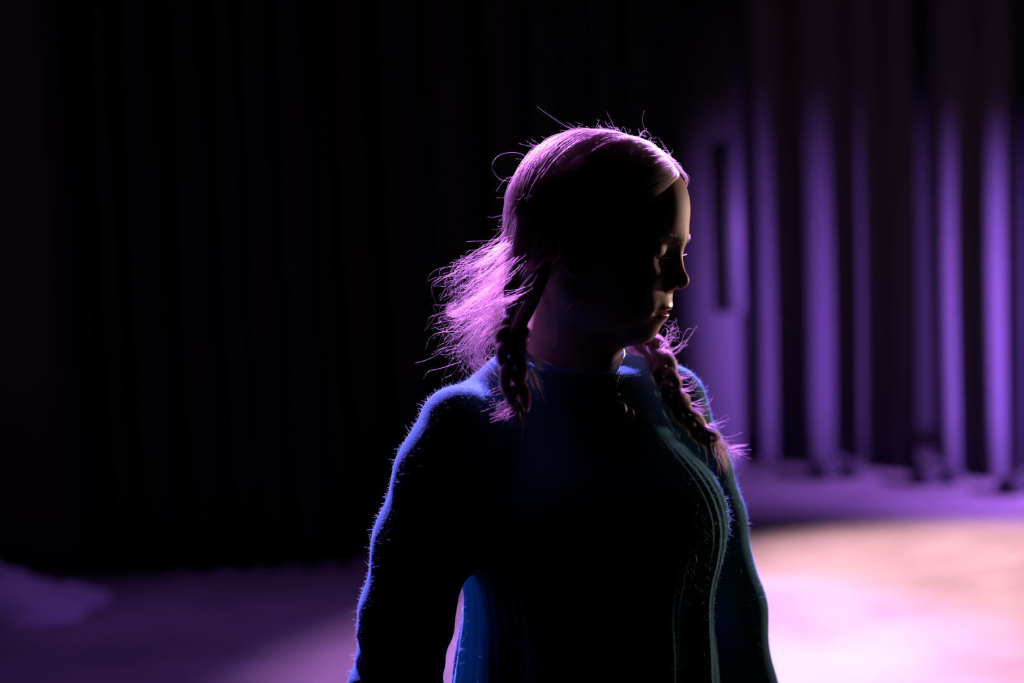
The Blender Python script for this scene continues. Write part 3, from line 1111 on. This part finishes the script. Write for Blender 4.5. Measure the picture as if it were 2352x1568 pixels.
# single fly-aways
fly = [[(1215, 365), (1190, 352), (1150, 355), (1132, 380), (1150, 410), (1175, 418)], [(1180, 540), (1120, 552), (1068, 551)],
       [(1160, 560), (1110, 575), (1080, 610), (1078, 650)], [(1165, 560), (1130, 570), (1103, 573)],
       [(1060, 760), (1010, 762), (985, 775), (975, 800)], [(1060, 830), (1010, 845), (985, 850), (970, 870)],
       [(1070, 790), (1020, 800), (990, 810)], [(1120, 600), (1085, 640), (1050, 660)],
       [(1470, 310), (1478, 300), (1490, 312), (1480, 326)], [(1545, 385), (1562, 372), (1572, 395)], [(1520, 345), (1535, 350), (1540, 372)]]
for c in fly:
    locks([(x, y, rng.normal(-.01, .01)) for x, y in c], 1, 0.0, 0.001, tail=.05)
for i in range(280):
    # fine frizz round the crown and the back
    s = -1 if rng.random() < .5 else 1
    a = 47 + rng.random() * 160
    p0 = lift_to(scalp_path(np.array([a]), np.array([0.0]), s, 8), np.full((1, 8), 0.007))[0]
    j = rng.integers(0, 5)
    o = p0[j] - h2w(CC); o /= np.linalg.norm(o)
    tn = p0[j + 1] - p0[j]; tn /= np.linalg.norm(tn)
    m = np.linspace(0, 1, 9)[:, None]
    L = 0.012 + 0.030 * rng.random() ** 2
    k = p0[j] + (tn * (0.55 + .5 * rng.random()) + o * (0.25 + 0.35 * rng.random())) * L * m + \
        rng.normal(0, 1, 3) * 0.35 * L * m ** 2 + 0.0015 * np.sin(m * 9 + rng.random() * 6) * rng.normal(0, 1, 3)
    add(k - BASE, R_HAIR * .7)
hair = strands_obj('hair', strands, srad, M_hair, person)
tag(hair, 'light brown hair swept back from a parting into two loose braids', kind='stuff')

# ---- brows and lashes
br, brr = [], []
for s in (-1, 1):
    for i in range(280):
        u = rng.random()
        b0 = np.array((0.0862 - 0.018 * u ** 1.6, s * (0.008 + 0.040 * u), 0.0130 + 0.0050 * math.sin(u * 2.6) + rng.normal(0, .0016 * (1 - .5 * u))))
        w = h2w(b0[None]).astype(F4)
        for _ in range(3):
            w = w - (head_sdf(w)[0] + .0002) * (HR @ np.array((0.9, s * 0.35, 0))).astype(F4)
        dr = HR @ np.array((0.15 - .35 * u, s * 0.9, 0.5 - 0.7 * u))
        m = np.linspace(0, 1, 4)[:, None]
        br.append(w.astype(float) + dr * m * 0.0065 + HR @ np.array((.9, s * .3, 0)) * 0.0012 * np.sin(m * 3.1) - BASE)
        brr.append(np.linspace(.00017, .00005, 4))
M_brow = hair_material('brown_brow_hair', (0.018, 0.011, 0.009))
tag(strands_obj('eyebrows', br, brr, M_brow, body), kind='stuff')
la, lar = [], []
for s in (-1, 1):
    for i in range(60):
        u = rng.random()
        yy = 0.019 + 0.029 * u
        p0 = np.array((0.0795 - 9.0 * (yy - 0.030) ** 2 - 0.10 * max(0, yy - .034), s * yy, -0.0037))
        dr = np.array((0.85, s * (u - 0.35) * 0.9, -0.35))
        m = np.linspace(0, 1, 6)[:, None]
        k = p0 + dr * m * 0.0095 + np.array((0, 0, 1)) * 0.0048 * m ** 2
        la.append(h2w(k) - BASE)
        lar.append(np.linspace(.00010, .00003, 6))
tag(strands_obj('eyelashes', la, lar, M_brow, body), kind='stuff')

# ---- wool fuzz standing off the sweater
M_fuzz = hair_material('teal_wool_fuzz', (0.03, 0.13, 0.16), rough=0.5, radial=0.6)
vis = np.nonzero((sv[:, 2] > 0.95))[0]
pick = rng.choice(vis, 55000)
sn2 = normals_of(sv, sf)
m = np.linspace(0, 1, 4)[None, :, None]
L = (0.0010 + 0.0032 * rng.random(len(pick)) ** 6)[:, None, None]
dirs = sn2[pick] + rng.normal(0, 0.55, (len(pick), 3))
k = (sv[pick] - sn2[pick] * 0.0005 + rng.normal(0, .001, (len(pick), 3)))[:, None, :] + dirs[:, None, :] * L * m + rng.normal(0, .5, (len(pick), 1, 3)) * L * m ** 2
fz = strands_obj('wool_fuzz', list(k - BASE), [np.array((.00004, .00004, .00003, .00002))] * len(pick), M_fuzz, sweater)
tag(fz, kind='stuff')


# ---- necklace and earring
M_silver = material('dull_silver', (0.55, 0.52, 0.50), rough=0.3, metal=1.0)
M_pend = material('dark_bead', (0.16, 0.13, 0.12), rough=0.35, metal=0.6, bump=(700, .8, .001))
neck_pts = [P(1215, 800, .06), P(1240, 822, -.02), P(1300, 865, -.06), P(1370, 893, -.075), P(1412, 909, -.075)]
neck_far = [P(1412, 909, -.075), P(1419, 870, -.06), P(1424, 835, -.04), P(1424, 812, .0), P(1395, 790, .05), P(1300, 790, .085), P(1215, 800, .06)]


def off_body(c, r):
    c = np.array(c, float)
    for _ in range(10):
        d = np.minimum(sweater_full(c.astype(F4)), body_sdf(c.astype(F4)))
        e = 0.002
        g = np.stack([np.minimum(sweater_full((c + v).astype(F4)), body_sdf((c + v).astype(F4))) - d for v in np.eye(3) * e], 1)
        g /= np.linalg.norm(g, axis=1)[:, None] + 1e-9
        c = c + g * (r - d)[:, None] * 0.8
    return c


def off_view(p, r):
    p = np.array(p, float)
    d = p - np.array((0, 0, CAM_H)); d /= np.linalg.norm(d)
    for _ in range(25):
        q_ = p[None].astype(F4)
        p = p - d * (r - min(sweater_full(q_)[0], body_sdf(q_)[0])) * 0.7
    return p


neck_pts[2:] = [off_view(p_, .003) for p_ in neck_pts[2:]]
neck_far[:3] = [off_view(p_, .003) for p_ in neck_far[:3]]
necklace = bpy.data.objects.new('necklace', None)
COL.objects.link(necklace)
necklace.parent = person
tag(necklace, 'fine silver necklace with a round pendant')
ch = off_body(catmull(neck_pts + neck_far[1:], 150), 0.0032)
V, F = tube(ch, 0.0006 + 0.0003 * np.sin(np.arange(150) * 2.1), 6)
mesh_obj('chain', np.array(V) - BASE, F, M_silver, necklace)
pp = off_view(P(1413, 909, -.08), 0.004)
for dx in (-0.0025, 0.0025):
    V, F = ball(pp + np.array((dx, -.001, dx * .6)), (.0022,) * 3)
    mesh_obj('bead', np.array(V) - BASE, F, M_silver, necklace)
pb = off_view(P(1421, 940, -.08), 0.0078)
V, F = ball((0, 0, 0), (.0092, .0075, .0092), 28, 18)
V = np.array(V)
mesh_obj('pendant', V + pb - BASE, F, M_pend, necklace)
V, F = tube([pp, (pp + pb) / 2 + np.array((0, -.002, .002)), pb + np.array((0, 0, .009))], .0007, 6)
mesh_obj('pendant_link', np.array(V) - BASE, F, M_silver, necklace)
th = np.linspace(0, 2 * math.pi, 26)
rc = off_view(P(1440, 952, -.08), 0.0045)
V, F = tube(np.stack([rc[0] + .0070 * np.cos(th), rc[1] + 0 * th, rc[2] + .0088 * np.sin(th)], 1), .0009, 6)
mesh_obj('pendant_ring', np.array(V) - BASE, F, M_silver, necklace)
M_gold = material('gold', (0.85, 0.62, 0.35), rough=0.22, metal=1.0)
ec = P(1307, 694, 0.0); ec[1] = h2w((-.012, -.076, -.04))[1] - .004
V, F = tube(catmull([ec + np.array((.006, 0, .0075)), ec + np.array((.001, -.002, .001)), ec + np.array((-.0055, 0, -.007))], 10), np.array([.0006] + [.0013] * 8 + [.0006]), 8)
mesh_obj('earring', np.array(V) - BASE, F, M_gold, person)
